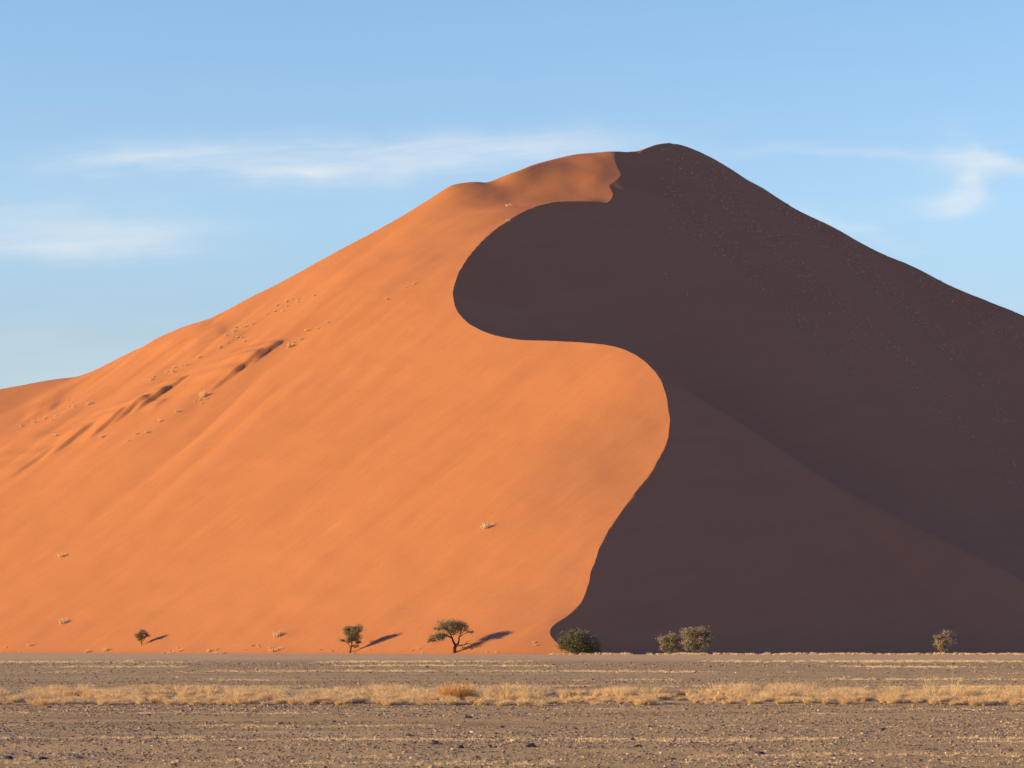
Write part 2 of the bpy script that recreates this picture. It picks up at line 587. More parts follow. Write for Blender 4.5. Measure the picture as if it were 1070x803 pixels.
pts = np.vstack([scatter(62000, 30, 52), scatter(60000, 50, 75), scatter(26000, 88, 130), scatter(24000, 125, 250)])
dens = .7 * fbm(pts[:, 0] / 9, pts[:, 1] / 2.4, 71, 3) + .55 * vnoise(pts[:, 0] / 60, np.log(pts[:, 1]) * 11, 75)
keep = dens + RNG.uniform(-.55, .55, len(pts)) > -.12
pts = pts[keep]
sz = (.009 + .018 * RNG.random(len(pts)) ** 2.2 + .025 * (RNG.random(len(pts)) > .994)) * (1 + np.clip(pts[:, 1] - 34, 0, 200) / 95)
V, Fi = stones(pts, sz)
gravel = link('gravel', mesh_np('gravel', V, Fi), M_STONE)
tag(gravel, 'dark and pale pebbles strewn over the plain', 'gravel', kind='stuff')

# the larger stones one can pick out
rock_spots = [
    (454, 777, .10, 'dark reddish stone left of the pair of dark stones in the middle foreground'),
    (481, 781, .085, 'dark rounded stone, left one of two near the bottom centre of the plain'),
    (555, 780, .115, 'blue-black stone, biggest of those near the bottom centre of the plain'),
    (490, 749, .12, 'dark stone just in front of the orange-gold shrub in the grass strip'),
    (666, 780, .085, 'dark stone right of the bottom centre, below the pair of grey trees'),
    (702, 792, .085, 'low dark stone beside a pale sand streak, near the bottom edge right of centre'),
    (794, 785, .10, 'flat dark stone near the bottom, between the pair of trees and the lone right tree'),
    (83, 791, .10, 'flat dark stone right of another flat one, near the bottom left corner'),
    (45, 793, .09, 'flat dark stone, second from the left edge in the bottom left corner'),
    (8, 794, .11, 'flat dark stone at the extreme bottom left corner of the plain'),
    (856, 762, .055, 'small whitish stone standing out from the dark gravel at lower right'),
    (922, 760, .09, 'broad dark stone below the tall wispy grass at lower right'),
]
M_WHITE = mat_bark('pale_rock', (.5, .44, .36), (.7, .64, .54))
for k, (u, v, s, lab) in enumerate(rock_spots):
    Y = EYE * F / (v - VH)
    x = (u - U0) / F * Y
    import bmesh
    bm = bmesh.new()
    bmesh.ops.create_icosphere(bm, subdivisions=2, radius=1)
    rr = random.Random(k)
    o3 = [rr.uniform(0, 50) for _ in range(3)]
    for vv in bm.verts:
        d = 1 + .28 * float(vnoise(np.array(vv.co.x * 1.7 + o3[0]), np.array(vv.co.y * 1.7 + vv.co.z * 1.3 + o3[1]), k))
        vv.co = vv.co * d
        s_ = s * .72
        vv.co.x *= s_ * 1.25; vv.co.y *= s_; vv.co.z *= s_ * (.5 if 'flat' in lab or 'low' in lab else .75)
    m_ = bpy.data.meshes.new('desert_rock'); bm.to_mesh(m_); bm.free()
    o = link('desert_rock', m_, M_WHITE if 'whitish' in lab else M_ROCK)
    o.location = (x, Y, float(ground_z(x, Y)) + s * .12)
    o.rotation_euler = (0, 0, rr.uniform(0, 6))
    tag(o, lab, 'stone', 'larger stones on the plain')


# ------------------------------------------------------------------ grass
def blades(roots, h, w, lean, seg=2, droop=.35):
    """tapering grass blades; roots n x 3, h n, w n, lean n x 2 (horizontal run per metre of height)"""
    n = len(roots)
    a = RNG.uniform(0, np.pi, n)
    side = np.stack([np.cos(a), np.sin(a), 0 * a], 1) * w[:, None] * .5
    L = np.concatenate([lean, np.zeros((n, 1))], 1) * h[:, None]
    up = np.array([0, 0, 1.0])
    mid = roots + up * (h * .6)[:, None] + L * .4
    tip = roots + up * (h * (1 - droop * np.linalg.norm(lean, axis=1)))[:, None] + L
    V = np.stack([roots - side, roots + side, mid + side * .7, mid - side * .7, tip + side * .15, tip - side * .15], 1)
    b = (np.arange(n) * 6)[:, None, None]
    Fi = np.array([[0, 1, 2, 3], [3, 2, 4, 5]])[None] + b
    return V.reshape(-1, 3), Fi.reshape(-1, 4)


def tuft_blades(cx, cy, cz, n, rad, h, w, spread):
    """arrays for many tufts: every argument an array over tufts, n blades each"""
    k = len(cx)
    r = np.sqrt(RNG.random((k, n))) * rad[:, None]
    a = RNG.uniform(0, 2 * np.pi, (k, n))
    ox, oy = r * np.cos(a), r * np.sin(a)
    roots = np.stack([cx[:, None] + ox, cy[:, None] + oy, np.repeat(cz[:, None], n, 1)], -1).reshape(-1, 3)
    f = (r / np.maximum(rad[:, None], 1e-6))
    la = a + RNG.normal(0, .5, (k, n))
    ln = (spread[:, None] * (f * .8 + .2) * RNG.uniform(.5, 1.3, (k, n)))
    lean = np.stack([np.cos(la) * ln + .12, np.sin(la) * ln], -1).reshape(-1, 2)
    hh = (h[:, None] * RNG.uniform(.5, 1.1, (k, n))).ravel()
    ww = (w[:, None] * RNG.uniform(.7, 1.4, (k, n))).ravel()
    return blades(roots, hh, ww, lean)


def joined(parts):
    Vs, Fs, o = [], [], 0
    for V, Fi in parts:
        Vs.append(V); Fs.append(Fi + o); o += len(V)
    return np.vstack(Vs), np.vstack(Fs)


# the strip of tall golden grass that crosses the plain
def strip_tufts(n, y0, y1, thr, seed):
    y = RNG.uniform(y0, y1, n); x = RNG.uniform(-30, 30, n)
    x = x * (y / 85)
    d = fbm(x / 2.6, y / 2.2, seed, 3)
    k = d > thr
    return x[k], y[k], d[k]


parts = []
x, y, d = strip_tufts(1500, 78.8, 90.5, -.22, 81)
y = y + .8 * vnoise(x / 5, 0 * x, 4)
big = smoothstep(-.15, .6, vnoise(x / 2.1, y / 3.0, 6))
h = .21 + .12 * np.clip(d + .3, 0, 1) + .25 * big * RNG.uniform(.5, 1, len(x))
parts.append(tuft_blades(x, y, ground_z(x, y), 170, .07 + .16 * RNG.random(len(x)) * (.4 + big), h * 1.08, np.full(len(x), .0085), .9 + .8 * RNG.random(len(x))))
# low rounded clumps along its near edge, with bare stony gaps between
x, y, d = strip_tufts(860, 73.2, 80.5, -.25, 83)
y = y + .8 * vnoise(x / 5, 0 * x, 4) + .5 * vnoise(x / .9, 0 * x, 5)
parts.append(tuft_blades(x, y, ground_z(x, y), 210, .05 + .09 * RNG.random(len(x)), .13 + .17 * RNG.random(len(x)), np.full(len(x), .0085), 1.3 + .7 * RNG.random(len(x))))
V, Fi = joined(parts)
strip = link('dry_grass', mesh_np('dry_grass', V, Fi), M_GRASS)
tag(strip, 'strip of golden dry grass crossing the plain', 'grass', kind='stuff')

# short bleached grass in thin broken lines, and along the foot of the dune
parts = []
for (yc, wid, n, hh, thr) in [(63.5, .9, 1300, .045, .05), (53.5, .7, 1500, .045, .0), (46.8, .8, 1700, .05, .0), (44.8, .7, 900, .04, .15), (39.3, .8, 1100, .04, .1), (36.3, .9, 1300, .04, .05),
                              (34.2, .5, 500, .04, .1), (68.5, 1.0, 900, .045, .1), (105, 3, 1300, .07, .1), (128, 5, 1500, .07, .1), (165, 9, 1700, .09, .05), (203, 12, 2200, .11, .05), (265, 26, 2600, .15, .05)]:
    x = RNG.uniform(-1, 1, n) * (.209 * yc + 5)
    q = yc * yc / 4420.0                                   # how far apart two lines must lie to read as two
    y = yc + RNG.normal(0, wid * .4, n) + q * 1.6 * fbm(x / (yc * .16), 0 * x + yc, 13, 3)
    k = fbm(x / (yc * .05), 0 * x + yc, 91, 4) + RNG.uniform(-.25, .25, n) > thr
    x, y = x[k], y[k]
    sc = yc / 60
    parts.append(tuft_blades(x, y, ground_z(x, y), 12, (.04 + .07 * RNG.random(len(x))) * sc, hh * RNG.uniform(.4, 1.5, len(x)), np.full(len(x), .009 * sc), np.full(len(x), 1.3)))
V, Fi = joined(parts)
tag(link('bleached_grass', mesh_np('bleached_grass', V, Fi), M_STRAW), 'thin broken lines of short bleached grass on the gravel', 'grass', kind='stuff')

n = 520
x = RNG.uniform(0, 125, n); y = 470 + RNG.normal(0, 4, n)
x2 = RNG.uniform(-125, 5, 60)
y2 = np.array([np.clip(490 - xx * .9 - 3, 486, 600) for xx in x2]) + RNG.normal(0, 2, 60)
x = np.concatenate([x, x2]); y = np.concatenate([y, y2])
k = vnoise(x / 4, y / 9, 15) + RNG.uniform(-.4, .4, len(x)) + .35 * (x > 35) > .1
x, y = x[k], y[k]
z = np.array([max(0, dune_z(a, b)) for a, b in zip(x, y)])
V, Fi = tuft_blades(x, y, z, 40, .3 + .3 * RNG.random(len(x)), .3 + .35 * RNG.random(len(x)) ** 2, np.full(len(x), .07), np.full(len(x), .8))
tag(link('dune_foot_grass', mesh_np('dune_foot_grass', V, Fi), M_STRAW), 'fringe of pale grass tufts along the foot of the dune', 'grass', kind='stuff')

# faint scrub on the upper part of the shaded face
n = 5200
u = RNG.uniform(690, 1110, n); f = RNG.random(n) ** 1.3
rv = np.interp(u, [p[0] for p in ridgeR_uvY], [p[1] for p in ridgeR_uvY])
xs, ys = [], []
for uu, ff in zip(u, f):
    Yr = np.interp(uu, [p[0] for p in ridgeR_uvY], [p[2] for p in ridgeR_uvY])
    Y = Yr - 2 - ff * 125
    xx = (uu - U0) / F * Y
    if vnoise(np.array((xx * .72 + Y * .70) / 9), np.array((xx * .70 - Y * .72) / 60), 19) + random.uniform(-.4, .4) > .12 + .35 * ff:
        xs.append(xx); ys.append(Y)
x = np.array(xs); y = np.array(ys)
z = np.array([dune_z(a, b) for a, b in zip(x, y)]) - .03
V, Fi = tuft_blades(x, y, z, 14, .25 + .7 * RNG.random(len(x)) ** 2.5, .3 + .8 * RNG.random(len(x)) ** 2.5, np.full(len(x), .085), np.full(len(x), .8))
tag(link('slope_scrub', mesh_np('slope_scrub', V, Fi), M_SCRUB), 'thin scrub grass dotting the upper shaded face', 'grass', kind='stuff')


# ------------------------------------------------------------------ single tufts on the lit face
def tuft_mesh(name, n, rad, h, w, spread):
    V, Fi = tuft_blades(np.zeros(1), np.zeros(1), np.full(1, -.05), n, np.array([rad]), np.array([h]), np.array([w]), np.array([spread]))
    return mesh_np(name, V, Fi)


TUFTS = [tuft_mesh('grass_tuft', 90, .75, .75, .06, .9), tuft_mesh('grass_tuft', 80, .6, .9, .06, .8), tuft_mesh('grass_tuft', 110, 1.0, .7, .065, 1.0)]
for m_ in TUFTS:
    m_.materials.append(M_STRAW)
named = [  # u, v, scale, second clump offset, label
    (65, 582, 1.5, 'green-gold grass clump alone on the lower lit slope at the far left'),
    (66, 652, 1.6, 'straggly grass clump on the lit slope left of the smallest tree'),
    (32, 675, .9, 'small grass tuft near the foot of the dune at the left edge'),
    (91, 682, .9, 'pale tuft at the dune foot, second one left of the smallest tree'),
    (110, 681, 1.0, 'pale double tuft at the dune foot just left of the smallest tree'),
    (188, 681, .8, 'pale tuft at the dune foot just right of the smallest tree'),
    (218, 681, .8, 'pale tuft at the dune foot midway between the two left trees'),
    (290, 666, 1.5, 'spreading yellow grass clump, upper of two left of the young acacia'),
    (286, 681, 1.1, 'low yellow grass clump, lower of two left of the young acacia'),
    (508, 552, 1.7, 'yellow grass clump alone in the middle of the lit dune face'),
    (213, 415, 1.9, 'largest pale clump on the upper left slope, between the two dark hollows'),
    (186, 431, 1.2, 'pale clump just below the pair of clumps on the upper left slope'),
    (167, 441, 1.1, 'rounded pale tuft right below the long dark hollow'),
    (106, 458, 1.2, 'greenish tuft just below the middle of the long dark hollow'),
    (58, 456, 1.2, 'tuft just above the left part of the long dark hollow'),
    (93, 423, 1.4, 'green-gold tuft above the long dark hollow, below the left skyline'),
    (303, 363, 1.6, 'pale clump just right of the shorter dark hollow'),
    (321, 346, 1.0, 'pale tuft up-slope of the shorter dark hollow'),
    (532, 216, 1.3, 'pale tuft near the top of the lit slope, above the crest bend'),
    (531, 232, 1.0, 'pale tuft on the brink of the upper crest bend'),
]
for k, (u, v, s, lab) in enumerate(named):
    g = on_ground(u, v)
    if g is None:
        continue
    o = bpy.data.objects.new('grass_tuft', TUFTS[k % 3])
    COL.objects.link(o)
    o.location = g; o.rotation_euler = (0, 0, k * 1.7); o.scale = (s, s, s * 1.25)
    tag(o, lab, 'grass tuft', 'grass tufts on the lit slope')

dots = []
rr = random.Random(5)
for (u0, v0, u1, v1, n, jit) in [(20, 447, 80, 424, 20, 6), (138, 404, 195, 382, 16, 5), (195, 380, 262, 350, 12, 6), (235, 352, 308, 315, 26, 5), (196, 426, 245, 402, 8, 4),
                                 (300, 365, 340, 338, 8, 4), (100, 388, 140, 378, 5, 3), (300, 322, 330, 305, 8, 4), (120, 465, 165, 450, 5, 3), (380, 330, 460, 280, 7, 4)]:
    for _ in range(int(n * .7)):
        t_ = rr.random()
        dots.append((u0 + (u1 - u0) * t_ + rr.uniform(-4, 4), v0 + (v1 - v0) * t_ + rr.gauss(0, jit * .5), rr.uniform(.5, 1.0)))
for k, (u, v, s) in enumerate(dots):
    g = on_ground(u, v)
    if g is None:
        continue
    o = bpy.data.objects.new('grass_tuft', TUFTS[k % 3])
    COL.objects.link(o)
    o.location = g; o.rotation_euler = (0, 0, k * 2.1); o.scale = (s, s, s * 1.25)
    tag(o, 'tiny pale grass tuft among the many dotting the upper left slope', 'grass tuft', 'tiny tufts dotting the upper left slope')


# ------------------------------------------------------------------ trees
def tube(P, R, ns=7):
    P = np.asarray(P, float); R = np.asarray(R, float)
    V, Fi = [], []
    for i, (p, r) in enumerate(zip(P, R)):
        d = P[min(i + 1, len(P) - 1)] - P[max(i - 1, 0)]
        d /= np.linalg.norm(d) + 1e-9
        a = np.cross(d, [0, 1, 0.01]); a /= np.linalg.norm(a) + 1e-9
        b = np.cross(d, a)
        for k in range(ns):
            th = 2 * np.pi * k / ns
            V.append(p + r * (np.cos(th) * a + np.sin(th) * b))
    for i in range(len(P) - 1):
        for k in range(ns):
            Fi.append((i * ns + k, i * ns + (k + 1) % ns, (i + 1) * ns + (k + 1) % ns, (i + 1) * ns + k))
    return np.array(V), np.array(Fi)


def limb(pts, r0, r1, rnd, wig=.04, sub=5):
    P = catmull(pts, sub)
    L = np.linalg.norm(np.diff(np.asarray(pts, float), axis=0), axis=1).sum()
    P[1:-1] += rnd.normal(0, wig * L * .25, P[1:-1].shape) * .5
    return P, np.linspace(r0, r1, len(P))


def leaves(lobes, size, rnd, per=46):
    """lobes: centre, radii, clumps.  Leaf-sized faces gathered in small clumps with air between them."""
    C, S = [], []
    for c, r, n in lobes:
        q = rnd.normal(size=(n, 3)); q /= np.linalg.norm(q, axis=1)[:, None]
        q *= (rnd.random(n) ** .45)[:, None]
        C.append(np.asarray(c) + q * np.asarray(r))
        S.append(np.full(n, .16 * (r[0] + r[2])))
    C = np.vstack(C); S = np.concatenate(S)
    n = len(C)
    P = (C[:, None] + rnd.normal(size=(n, per, 3)) * np.array([1.15, 1.15, .7]) * (S * rnd.uniform(.5, 1.25, n))[:, None, None]).reshape(-1, 3)
    m = len(P)
    a = rnd.normal(size=(m, 3)); a /= np.linalg.norm(a, axis=1)[:, None]
    b = np.cross(a, rnd.normal(size=(m, 3))); b /= np.linalg.norm(b, axis=1)[:, None]
    s = size * rnd.uniform(.6, 1.4, m)[:, None]
    V = np.stack([P - a * s, P - b * s * .45, P + a * s, P + b * s * .45], 1).reshape(-1, 3)
    Fi = np.arange(m * 4).reshape(-1, 4)
    return V, Fi, C


def tree(name, base, limbs, lobes, leaf, bark, leafmat, label, cat, seed, leaf_size=.115, per=66, twigs=True, group=None):
    rnd = np.random.default_rng(seed)
    root = empty(name, base)
    tag(root, label, cat, group)
    V, Fi, C = leaves(lobes, leaf_size, rnd, per)
    parts = []
    ends = []
    for pts, r0, r1 in limbs:
        P, R = limb(pts, r0, r1, rnd)
        parts.append(tube(P, R)); ends.append(P[len(P) // 3:])
    ends = np.vstack(ends)
    if twigs:                                   # a twig from the nearest limb into each leaf clump
        for c in C[:: 2]:
            d = np.linalg.norm(ends - c, axis=1)
            e = ends[np.argmin(d)]
            mid = (e + c) / 2 + rnd.normal(0, .12, 3) + np.array([0, 0, -.05])
            parts.append(tube(catmull([e, mid, c], 3), np.linspace(.045, .015, 7), 4))
    TV, TF = joined(parts)
    link('trunk', mesh_np('trunk', TV, TF, True), bark, root)
    link('crown', mesh_np('crown', V, Fi), leafmat, root)
    return root


S = .191
A = lambda u, v, d=0.0: ((u - 475) * S, d, (684.5 - v) * S)        # the acacia, drawn round its own foot
g = at_toe(475)
tree('acacia_tree', g, [
    ([A(475.5, 686), A(475, 681), A(476, 677)], .42, .33),
    ([A(476, 677), A(474, 673, .2), A(472.5, 669, .3), A(470, 664, .5), A(466, 658, .6)], .27, .07),
    ([A(472.5, 669, .3), A(468, 667, -.5), A(460, 667, -.9), A(453, 671, -.8)], .15, .04),
    ([A(470, 664, .5), A(474, 659, 1.), A(478, 654, 1.2)], .13, .04),
    ([A(476, 677), A(479, 674, -.2), A(480, 668, -.3), A(482, 662, .2), A(484, 655, .4)], .22, .05),
    ([A(480, 668, -.3), A(484, 665, -.9), A(490, 663, -1.1), A(494, 663.5, -1.)], .12, .025),
    ([A(482, 664, .1), A(487, 660, .8), A(490, 655, 1.2)], .08, .02),
    ([A(477, 677), A(480, 676.5, -.9), A(485, 676, -1.5), A(490, 674.5, -1.8), A(494, 677, -1.9)], .20, .04),
    ([A(485, 676, -1.5), A(488, 673, -1.3), A(492, 671, -1.2)], .09, .02),
    ([A(481, 676.5, -.9), A(485, 679, -1.6), A(489, 680.5, -2)], .09, .02),
    ([A(490, 663, -1.1), A(494, 661, -1.2), A(497, 664, -1.3)], .05, .015),
], [
    (A(470, 654, .3), (2.3, 2.0, .75), 30), (A(476, 657, .6), (2.0, 1.8, 1.0), 28), (A(482, 656, .6), (1.5, 1.5, 1.05), 18),
    (A(461, 658.5, .5), (1.5, 1.2, .35), 10), (A(471, 662, .6), (1.5, 1.3, .7), 12),
    (A(456, 668, -.8), (1.45, 1.3, .75), 20), (A(462, 665.5, -.6), (1.1, 1.0, .5), 9), (A(452, 672.5, -.8), (.9, .8, .45), 7),
    (A(491, 663, -1.), (.8, .7, .3), 3),
], None, M_BARK, M_LEAF_OLIVE, 'spreading flat-topped acacia with a forked trunk and a bare low branch', 'tree', 1)

g = at_toe(366)
B = lambda u, v, d=0.0: ((u - 364) * .2, d, (685 - v) * .2)
tree('young_acacia', g, [
    ([B(363.5, 686), B(364.5, 681), B(365.5, 677)], .2, .15),
    ([B(365.5, 677), B(366, 671, .2), B(367, 664, .3), B(367, 659, .3)], .13, .03),
    ([B(365, 679), B(361, 675, -.3), B(356, 671, -.4)], .09, .02),
    ([B(366, 673, .2), B(363, 667, .6), B(360, 661, .7)], .09, .02),
    ([B(366.5, 670), B(370, 665, -.5), B(373, 660, -.6)], .09, .02),
    ([B(366, 677), B(370, 676, .4), B(374, 675, .4)], .06, .015),
], [
    (B(361, 661.5, .4), (.8, .8, .7), 11), (B(367, 661, .2), (1.1, 1.0, .8), 18), (B(373, 660, -.3), (.85, .8, .8), 14), (B(369, 665, .1), (1.3, 1.1, .8), 16),
    (B(357, 671.5, -.4), (.6, .5, .3), 5), (B(364, 672, 0), (.8, .7, .5), 5), (B(373, 674, .4), (.6, .5, .3), 5), (B(369, 678, .2), (.6, .4, .25), 3), (B(364.5, 667.5, .1), (1.2, 1.0, .8), 14), (B(370, 670, 0), (.95, .8, .7), 9),
], None, M_BARK, M_LEAF_OLIVE, 'young upright acacia with a thin stem and grey-green flat-topped crown', 'tree', 2, .12, 90)

g = on_ground(148, 675)
Cc = lambda u, v, d=0.0: ((u - 148) * .22, d, (675.5 - v) * .22)
tree('desert_bush', g, [
    ([Cc(148, 677), Cc(148, 672), Cc(149, 666), Cc(150, 661)], .12, .03),
    ([Cc(148, 674), Cc(145, 669, .2), Cc(143, 664, .2)], .08, .02),
    ([Cc(148, 673), Cc(151, 669, -.2), Cc(154, 665, -.2)], .08, .02),
], [
    (Cc(149, 663, 0), (.85, .8, .75), 14), (Cc(144, 665, .2), (.7, .6, .55), 8), (Cc(153.5, 665.5, -.1), (.6, .6, .5), 7), (Cc(148, 668, 0), (.9, .8, .6), 9),
], None, M_BARK_PALE, M_LEAF_OLIVE, 'smallest tree, a thin grey-green bush standing on the lit slope at far left', 'tree', 3, .12, 70)

D = lambda u, v, d=0.0: ((u - 604) * .184, d, (685 - v) * .184)
gd = np.array([(604 - U0) / F * 476, 476, 0.0])
tree('green_bush', gd, [
    ([D(604, 687), D(604, 681), D(604, 676)], .3, .2),
    ([D(604, 681), D(597, 675, -.3), D(591, 671, -.4)], .16, .04),
    ([D(604, 679), D(612, 675, .4), D(620, 675, .4)], .16, .04),
    ([D(604, 677), D(605, 670, .6), D(607, 663, .7)], .14, .03),
    ([D(604, 679), D(600, 673, -1.2), D(598, 666, -1.4)], .14, .03),
], [
    (D(597, 667.5, 0), (2.0, 2.2, 1.3), 34), (D(606, 667, .2), (2.3, 2.4, 1.35), 40), (D(615, 672, .2), (2.0, 2.0, 1.25), 32), (D(591, 673.5, -.2), (1.2, 1.4, 1.1), 18),
    (D(604, 674, -1.0), (2.9, 1.8, 1.2), 34), (D(621, 677, .1), (1.3, 1.3, 1.0), 18), (D(597, 679, -.5), (1.8, 1.4, .9), 18), (D(611, 679.5, -.5), (2.0, 1.4, .85), 20),
], None, M_BARK, M_LEAF_DARK, 'dense rounded dark green bush where the crest meets the plain', 'bush', 4, .12, 85)

E = lambda u, v, d=0.0: ((u - 702) * .186, d, (685 - v) * .186)
tree('grey_tree', np.array([(702 - U0) / F * 484, 484, 0.0]), [
    ([E(701, 687), E(701, 681), E(701, 675)], .2, .13),
    ([E(701, 682), E(696, 675, .2), E(693, 669, .2)], .11, .03), ([E(701, 681), E(707, 675, .2), E(710, 669, .3)], .11, .03), ([E(701, 678), E(701, 670, -.5), E(700, 665, -.6)], .1, .03),
], [
    (E(695, 668.5, 0), (1.15, 1.2, .8), 16), (E(704, 668, .1), (1.4, 1.4, .85), 20), (E(701, 674, -.2), (1.5, 1.3, .9), 18), (E(710, 672, .2), (.8, .9, .9), 9), (E(701, 679, 0), (1.5, 1.1, .7), 14), (E(694, 676, 0), (.8, .8, .8), 8), (E(708, 678, 0), (.8, .8, .8), 8),
], None, M_BARK_PALE, M_LEAF_DRY, 'grey-olive tree, shorter left one of the touching pair before the shaded face', 'tree', 5, .12, 70, group='pair of grey trees')
G = lambda u, v, d=0.0: ((u - 727) * .186, d, (685 - v) * .186)
tree('grey_tree', np.array([(727 - U0) / F * 482, 482, 0.0]), [
    ([G(727, 687), G(727, 681), G(727, 674)], .24, .16),
    ([G(727, 681), G(720, 672, .2), G(716, 664, .3)], .13, .03), ([G(727, 680), G(735, 672, .3), G(739, 665, .3)], .13, .03), ([G(727, 677), G(727, 668, -.5), G(725, 660, -.6)], .12, .03),
    ([G(727, 682), G(733, 677, -.3), G(740, 674, -.4)], .1, .02),
], [
    (G(720, 662.5, 0), (1.5, 1.5, .95), 22), (G(731, 662, .2), (1.7, 1.6, .8), 24), (G(739, 664.5, .2), (1.3, 1.2, .8), 15), (G(725, 669, -.3), (1.9, 1.6, 1.0), 24),
    (G(736, 672, 0), (1.5, 1.4, .95), 18), (G(722, 677, -.3), (1.4, 1.2, .7), 12), (G(731, 678, -.2), (1.5, 1.2, .8), 14), (G(718, 673, 0), (1.0, 1.0, 1.0), 10), (G(739, 670, 0), (1.0, 1.0, 1.0), 10),
], None, M_BARK_PALE, M_LEAF_DRY, 'grey-olive tree, taller and broader right one of the touching pair', 'tree', 6, .12, 70, group='pair of grey trees')
H = lambda u, v, d=0.0: ((u - 986) * .19, d, (685 - v) * .19)
tree('slender_tree', np.array([(986 - U0) / F * 496, 496, 0.0]), [
    ([H(985, 687), H(985, 681), H(985, 675)], .2, .13),
    ([H(985, 681), H(981, 674, .2), H(979, 666, .3)], .1, .03), ([H(985, 680), H(990, 672, .2), H(993, 664, .3)], .1, .03), ([H(985, 677), H(986, 669, -.4), H(987, 662, -.4)], .1, .03),
], [
    (H(981, 666.5, 0), (.75, .9, .8), 11), (H(990, 664.5, .2), (1.05, 1.0, .75), 14), (H(984, 672, 0), (1.1, 1.1, 1.0), 16), (H(990, 671, -.2), (1.0, 1.0, 1.0), 13), (H(996, 666, .1), (.5, .5, .4), 4),
    (H(983.5, 679, 0), (.75, .7, .7), 9), (H(988, 677, 0), (.7, .7, .6), 6),
], None, M_BARK_PALE, M_LEAF_DRY, 'slender grey-olive tree standing alone before the shaded face at far right', 'tree', 7, .12, 70)

# ------------------------------------------------------------------ odd plants in the grass strip
Y = 80.0
xs_ = (478 - U0) / F * Y
root = empty('dry_shrub', (xs_, Y, float(ground_z(xs_, Y))))
tag(root, 'rounded orange-gold dry shrub within the paler grass strip', 'shrub')
rnd = np.random.default_rng(9)
n = 900
a = rnd.uniform(0, 2 * np.pi, n)
r = np.sqrt(rnd.random(n)) * .22
ln = rnd.uniform(.1, 1.5, n)
roots = np.stack([r * np.cos(a) * 1.8, r * np.sin(a), np.full(n, -.02)], 1)
V, Fi = blades(roots, .62 / np.sqrt(1 + ln ** 2) * rnd.uniform(.7, 1.1, n) + .06, np.full(n, .014), np.stack([np.cos(a) * ln, np.sin(a) * ln], 1), droop=.1)
link('foliage', mesh_np('foliage', V, Fi), M_RUST, root)
parts = []
for k in range(9):
    th = k * .7
    P, R = limb([(0, 0, -.05), (.12 * math.cos(th), .12 * math.sin(th), .15), (.35 * math.cos(th), .3 * math.sin(th), .36)], .014, .005, rnd)
    parts.append(tube(P, R, 5))
V, Fi = joined(parts)
link('stem', mesh_np('stem', V, Fi, True), M_BARK, root)

for (u, lab, hh, n, sd) in [(972, 'tall wispy grass plume rising above the golden strip, left of a close pair', .95, 60, 1), (996, 'tall wispy grass plume rising above the golden strip, right of a close pair', .9, 60, 2),
                            (31, 'taller grass plume standing up from the golden strip at the far left', .62, 90, 3)]:
    Y = 81.5
    xx = (u - U0) / F * Y
    V, Fi = tuft_blades(np.zeros(1), np.zeros(1), np.full(1, -.02), n, np.array([.14]), np.array([hh]), np.array([.008]), np.array([.42]))
    o = link('grass_plume', mesh_np('grass_plume', V, Fi), M_GRASS)
    o.location = (xx, Y, float(ground_z(xx, Y)))
    tag(o, lab, 'grass plume', 'tall plumes in the grass strip')

# ------------------------------------------------------------------ light and sky
SUN_EL, SUN_A = math.radians(12), math.radians(79)      # low sun, left and slightly behind the photographer
sdir = np.array([-math.cos(SUN_EL) * math.sin(SUN_A), -math.cos(SUN_EL) * math.cos(SUN_A), math.sin(SUN_EL)])
sun = bpy.data.lights.new('sun', 'SUN')
sun.energy = 4.55
sun.angle = math.radians(.5)
sun.color = (1.0, .71, .32)
so = bpy.data.objects.new('sun', sun)
COL.objects.link(so)
from mathutils import Vector
so.rotation_euler = Vector(sdir).to_track_quat('Z', 'Y').to_euler()

w = bpy.data.worlds.new('World')
SC.world = w
w.use_nodes = True
nt = w.node_tree
bg = nt.nodes['Background']
sky = N(nt, 'ShaderNodeTexSky')
sky.sky_type = 'NISHITA'
sky.sun_disc = False
sky.sun_elevation = SUN_EL
sky.sun_rotation = math.atan2(sdir[0], sdir[1]) % (2 * math.pi)
sky.altitude = 700
sky.air_density = 1.0
sky.dust_density = .6
sky.ozone_density = 1.6
# thin cirrus, laid out by direction in the sky (bearing from +Y and height)
tc = N(nt, 'ShaderNodeTexCoord')
sp = N(nt, 'ShaderNodeSeparateXYZ')
nt.links.new(tc.outputs['Generated'], sp.inputs[0])
ysafe = math_n(nt, 'MAXIMUM', sp.outputs['Y'], .05)
px = math_n(nt, 'DIVIDE', sp.outputs['X'], ysafe)
pz = math_n(nt, 'DIVIDE', sp.outputs['Z'], ysafe)
cmb = N(nt, 'ShaderNodeCombineXYZ')
nt.links.new(px, cmb.inputs[0]); nt.links.new(pz, cmb.inputs[1])
vec = cmb.outputs[0]
warp = N(nt, 'ShaderNodeTexNoise')
warp.inputs['Scale'].default_value = 26
warp.inputs['Detail'].default_value = 5
nt.links.new(vec, warp.inputs['Vector'])
wsp = N(nt, 'ShaderNodeSeparateColor')
nt.links.new(warp.outputs['Color'], wsp.inputs[0])
px = math_n(nt, 'ADD', px, math_n(nt, 'MULTIPLY_ADD', wsp.outputs[0], .04, -.02))
pz = math_n(nt, 'ADD', pz, math_n(nt, 'MULTIPLY_ADD', wsp.outputs[1], .015, -.0075))


def cl_noise(scale, sx, sy, rz, detail, rough):
    return noise_at(nt, vec, scale, sx=sx, sy=sy, rz=rz, detail=detail, rough=rough)


wisp = cl_noise(24, .36, 2.9, -.07, 10, .66)
lump = cl_noise(14, .6, 1.6, .04, 5, .55)


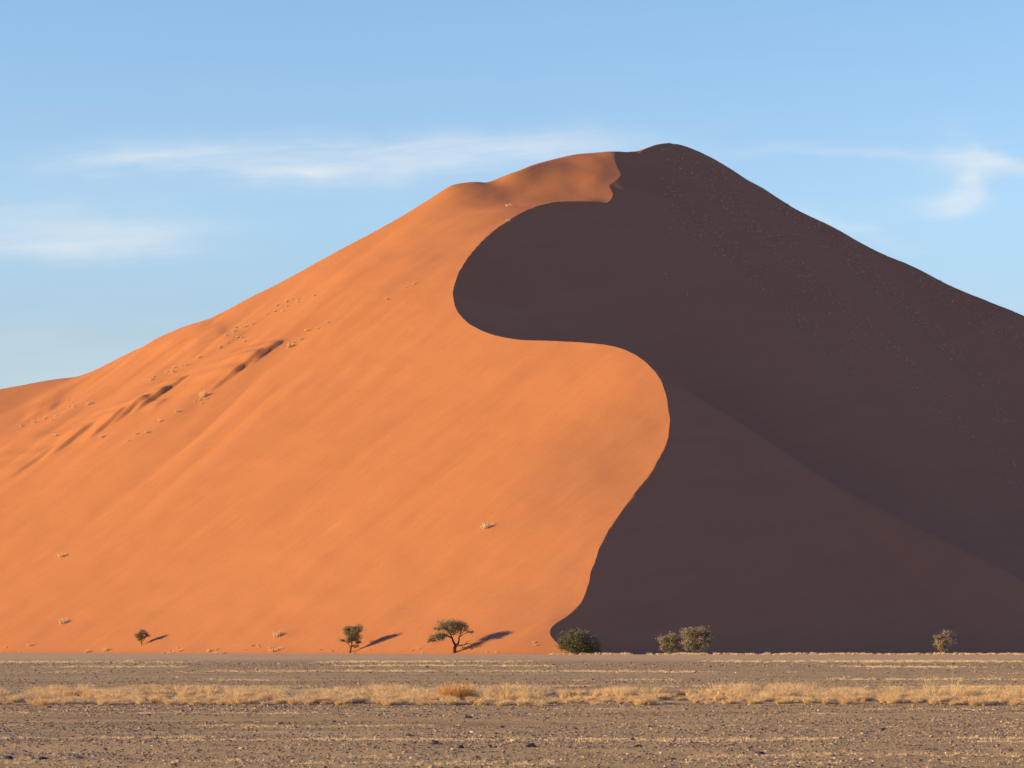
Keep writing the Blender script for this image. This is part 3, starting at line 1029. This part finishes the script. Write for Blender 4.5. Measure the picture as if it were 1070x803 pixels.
def patch(u, v, su, sv, amp, tilt=0.0):
    cx = (u - U0) / F; cz = (VH - v) / F
    dx = math_n(nt, 'SUBTRACT', px, cx); dz = math_n(nt, 'SUBTRACT', pz, cz)
    dz = math_n(nt, 'SUBTRACT', dz, math_n(nt, 'MULTIPLY', dx, tilt))
    qx = math_n(nt, 'POWER', math_n(nt, 'ABSOLUTE', math_n(nt, 'DIVIDE', dx, su / F)), 2.0)
    qz = math_n(nt, 'POWER', math_n(nt, 'ABSOLUTE', math_n(nt, 'DIVIDE', dz, sv / F)), 2.0)
    e = math_n(nt, 'EXPONENT', math_n(nt, 'MULTIPLY', math_n(nt, 'ADD', qx, qz), -1.0))
    return math_n(nt, 'MULTIPLY', e, amp)


tot = None
for p in [(330, 168, 215, 21, 1.15), (200, 175, 130, 9, .6), (420, 160, 160, 14, .45), (540, 152, 120, 16, .5), (70, 258, 130, 10, .55), (40, 236, 150, 24, .42), (150, 240, 90, 18, .25),
          (988, 212, 34, 11, .8), (1004, 196, 22, 17, .8, .5), (1022, 150, 12, 22, .15), (1010, 176, 46, 12, .6), (940, 162, 160, 7, .45, -.04), (1060, 175, 60, 9, .5, -.15), (895, 238, 55, 9, .45, -.35), (60, 370, 130, 25, .25), (1000, 140, 20, 20, .2)]:
    q = patch(*p)
    tot = q if tot is None else math_n(nt, 'ADD', tot, q)
tex = math_n(nt, 'ADD', math_n(nt, 'MULTIPLY', wisp, .62), math_n(nt, 'MULTIPLY', lump, .38))
tex = ramp(nt, [(.36, .12), (.62, 1.)], tex).outputs[0]
cl = math_n(nt, 'MULTIPLY', math_n(nt, 'MINIMUM', tot, 1.0), tex)
cl = math_n(nt, 'ADD', cl, math_n(nt, 'MULTIPLY', ramp(nt, [(.5, 0.), (.8, .18)], wisp).outputs[0], ramp(nt, [(.05, 1.), (.2, .4), (.3, .0)], pz).outputs[0]))
front = math_n(nt, 'GREATER_THAN', sp.outputs['Y'], .05)
cl = math_n(nt, 'MULTIPLY', math_n(nt, 'MULTIPLY', cl, front), .78, clamp=True)
grade = ramp(nt, [(.0, (.37, .325, .325)), (.12, (.37, .345, .365)), (.17, (.43, .43, .45)), (.27, (.40, .445, .485)), (.34, (.075, .185, .56)), (.75, (.014, .11, .66))], sp.outputs['Z']).outputs[0]  # unseen upper sky dimmed and tinted blue to colour the shade light
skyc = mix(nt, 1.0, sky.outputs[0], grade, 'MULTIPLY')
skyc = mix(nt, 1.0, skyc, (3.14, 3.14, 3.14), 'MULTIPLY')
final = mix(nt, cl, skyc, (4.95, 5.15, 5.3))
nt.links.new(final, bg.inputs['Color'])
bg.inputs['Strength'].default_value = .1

# ------------------------------------------------------------------ camera
cam = bpy.data.cameras.new('camera')
co = bpy.data.objects.new('camera', cam)
COL.objects.link(co)
co.location = (0, 0, EYE)
co.rotation_euler = (math.pi / 2, 0, 0)
cam.sensor_width = 36
cam.lens = 36 * F / 1070
cam.shift_y = (VH - 401.5) / 1070
cam.clip_end = 30000
SC.camera = co

vs = SC.view_settings
vs.view_transform = 'Standard'
vs.look = 'None'
vs.gamma = 1
vs.use_curve_mapping = False
vs.exposure = .75
